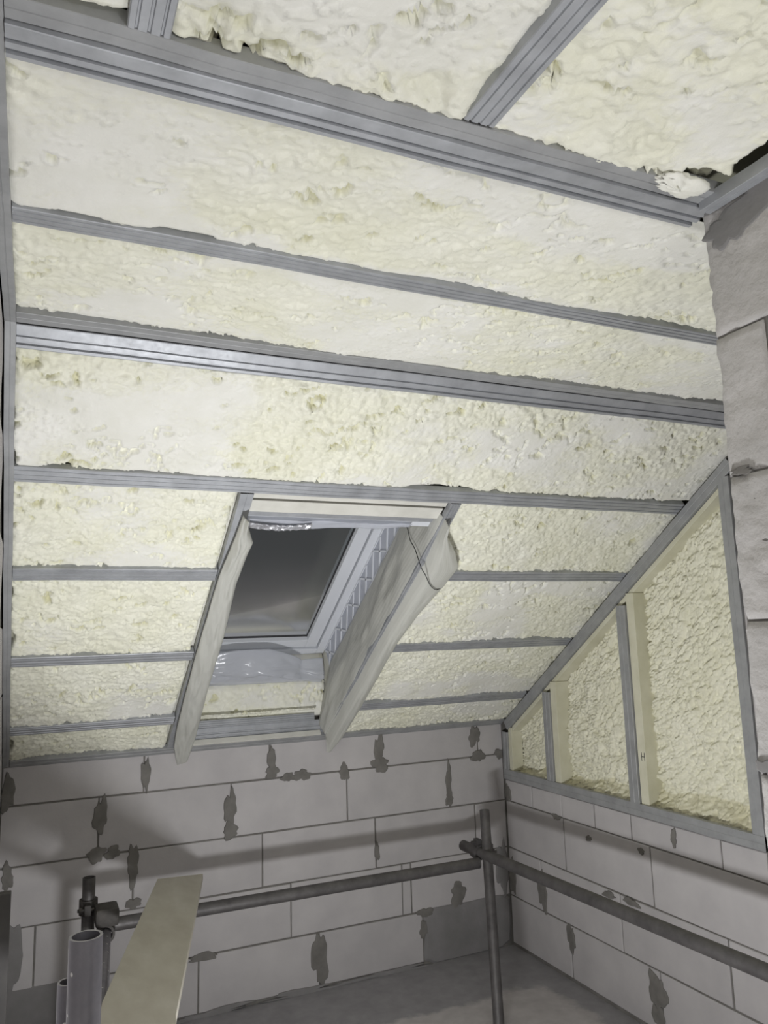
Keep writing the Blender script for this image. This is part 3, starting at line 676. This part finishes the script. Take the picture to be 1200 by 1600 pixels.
# ------------------------------------------------------------------ gable frame on the right wall
gf = empty('gable_frame', (.0, -.85, .114))
tag(gf, 'grey steel and timber triangle frame filled with foam on the gable wall', 'wall frame')
def gpart(mb, name, m, bevel=.0):
    o = mb.build(name, m, None, bevel=bevel); o.parent = gf; o.matrix_parent_inverse = Matrix.Translation(-Vector(gf.location)); return o
def adopt(o): o.parent = gf; o.matrix_parent_inverse = Matrix.Translation(-Vector(gf.location)); return o
adopt(profile('sill_channel', (-.006, -.004, .114), (-.006, GY1, .114), (0, 0, 1), (1, 0, 0), .054, UD, M_CHAN, None, seed=31))
sd = Vector((0, -1, K)).normalized(); nd_ = Vector((0, -K, -1)).normalized()
adopt(profile('slanted_channel', Vector((-.006, -.03, zs(-.03) - .010)), Vector((-.006, GY1 + .004, zs(GY1 + .004) - .010)), nd_, (1, 0, 0), .052, UD, M_CHAN, None, seed=32))
adopt(profile('end_channel', (-.007, GY1 + .052, .168), (-.007, GY1 + .052, zs(GY1) - .085), (0, -1, 0), (1, 0, 0), .052, UD, M_CHAN, None, seed=33))
adopt(profile('corner_channel', (-.006, -.006, .168), (-.006, -.006, .372), (0, -1, 0), (1, 0, 0), .050, UD, M_CHAN, None, seed=34))
gpart(MB().box((.004, -.088, .166), (.075, -.057, .40)), 'timber_batten', M_STUDWOOD, .002)
gpart(MB().hexa([(.010, -.09, zs(-.09) - .075), (.010, GY1 + .05, zs(GY1 + .05) - .075), (.010, GY1 + .05, zs(GY1 + .05) - .100), (.010, -.09, zs(-.09) - .100),
                 (.105, -.09, zs(-.09) - .075), (.105, GY1 + .05, zs(GY1 + .05) - .075), (.105, GY1 + .05, zs(GY1 + .05) - .100), (.105, -.09, zs(-.09) - .100)]), 'slanted_batten', M_STUDWOOD, .002)
for y0 in (-.410, -1.025):
    adopt(profile('stud', (-.006, y0, .168), (-.006, y0, zs(y0) - .085), (0, -1, 0), (1, 0, 0), .058, UD, M_CHAN, None, seed=int(-y0 * 40)))
    tb = gpart(MB().box((.004, y0 - .108, .160), (.108, y0 - .061, zs(y0 - .08) - .085)), 'timber_stud', M_STUDWOOD, .002)
    if y0 < -1:
        hm = MB(); yc, zc, hx = y0 - .092, .372, .0035
        hm.box((hx, yc - .010, zc - .018), (.005, yc - .007, zc + .018)).box((hx, yc + .007, zc - .018), (.005, yc + .010, zc + .018)).box((hx, yc - .010, zc - .0015), (.005, yc + .010, zc + .0015))
        o = hm.build('pencil_mark', M_INK, tb)
        o.location = (0, 0, 0)
bays_g = [(-.075, -.412), (-.515, -1.03), (-1.13, GY1 + .03)]
for i, (y0, y1) in enumerate(bays_g):
    rx = .070
    z_b = .150
    o = foam_panel(None, (rx, y0, z_b), (rx, y1, z_b), (rx, y0, zs(y0) - .085), (rx, y1, zs(y1) - .085), (-1, 0, 0), 51 + i, res=.0052, scale=.036, cut=.18, wormy=1.1, m=MFG, fillet=(.07, .085, .12)[i], amp=2.1, inset=.004, pits=.0)
    adopt(o)

# ------------------------------------------------------------------ scaffold of tubes and couplers
sc = empty('tube_scaffold', (-1.3, -.45, FLOOR))
tag(sc, 'dark steel tube scaffold with couplers standing along the block walls', 'scaffold')
def spart(mb, name, m, smooth=True, parent=None, bevel=0.):
    o = mb.build(name, m, None, smooth, bevel)
    o.parent = parent or sc; o.matrix_parent_inverse = Matrix.Translation(-Vector(sc.location)) if parent is None else Matrix.Identity(4)
    return o
R = .0242
spart(MB().tube((-0.560, -0.726, FLOOR), (-.384, -.40, .062), R, 24, .020), 'post', M_TUBE)
spart(MB().tube((-2.222, -.45, FLOOR), (-2.222, -.45, .034), R, 24, .020), 'post', M_TUBE)
spart(MB().tube((-2.135, -.452, -.153), (-.462, -.452, -.162), .0255, 24, .021), 'rail', M_TUBE)
spart(MB().tube((-.434, -.262, -.128), (-.420, -3.30, -.070), .0255, 24, .021), 'rail', M_TUBE)
spart(MB().tube((-2.163, -.485, -.153), (-2.36, -2.40, -.160), R, 24, .020), 'rail', M_TUBE2)
def coupler(center, ax1, ax2, off, m=M_CLAMP):
    """two hinged half-shell clamps back to back with flange bolts"""
    c = Vector(center); a1, a2 = Vector(ax1).normalized(), Vector(ax2).normalized(); n = a1.cross(a2).normalized()
    mb = MB(); mb.tube(c - a1 * .027, c + a1 * .027, .0345, 20, .0245)
    c2 = c + Vector(off); mb.tube(c2 - a2 * .027, c2 + a2 * .027, .0345, 20, .0257)
    o = spart(mb, 'coupler', m)
    for cc, ax in ((c, a1), (c2, a2)):
        sd_ = ax.cross(n).normalized()
        for sg in (1,):
            bc = cc + sd_ * sg * .044
            bolt = MB().hexa([bc + sd_ * i_ * .016 + ax * j_ * .018 + n * k_ * .011 for i_, j_, k_ in ((-1, -1, -1), (1, -1, -1), (1, 1, -1), (-1, 1, -1), (-1, -1, 1), (1, -1, 1), (1, 1, 1), (-1, 1, 1))])
            bolt.tube(bc - n * .03, bc + n * .038, .0065, 10); bolt.tube(bc + n * .02, bc + n * .032, .011, 6)
            bo = bolt.build('bolt', m, o)
    return o
coupler((-.384, -.40, -.126), (0, 0, 1), (0, 1, 0), (-.049, 0, 0), M_TUBE)
coupler((-2.222, -.45, -.072), (0, 0, 1), (.1, 1, 0), (.059, -.075, -.081))
spart(MB().box((-2.205, -.575, -.124), (-2.118, -.475, -.055)), 'clamp_cap', M_CLAMP, bevel=.016)
# ------------------------------------------------------------------ loose things on the left
px, py = -2.376, -2.526
tag(MB().tube((px, py, FLOOR), (px, py, .505), .0242, 32, .0200).build('steel_tube', M_TUBE2, smooth=True), 'open-topped shiny galvanised tube standing nearest at lower left', 'tube')
tag(MB().tube((px - .018, py + .075, FLOOR), (px - .018, py + .075, .418), .0165, 24, .013).build('steel_tube', M_TUBE2, smooth=True), 'thin grey tube half hidden behind the open-topped shiny tube', 'tube')
mbp = MB()
out_ = [(-1.915, -.135), (-2.236, -1.265), (-2.262, -1.42), (-2.31, -1.95), (-2.13, -1.95), (-2.056, -1.45), (-1.722, -.165)]
zt, zb = -.098, -.127
n = len(out_)
mbp.v = [Vector((x, y, zb)) for x, y in out_] + [Vector((x, y, zt)) for x, y in out_]
mbp.f = [list(range(n))[::-1], [n + i for i in range(n)]] + [[i, (i + 1) % n, n + (i + 1) % n, n + i] for i in range(n)]
tag(mbp.build('plank', M_PLANK, bevel=.002), 'pale weathered wooden plank laid across the scaffold tubes', 'plank')
dk = MB().box((XL + .004, -.93, FLOOR), (-2.492, -.89, .148)).build('upright_post', M_DARK, bevel=.003)
tag(dk, 'dark upright post against the left wall at the lower left edge', 'post')
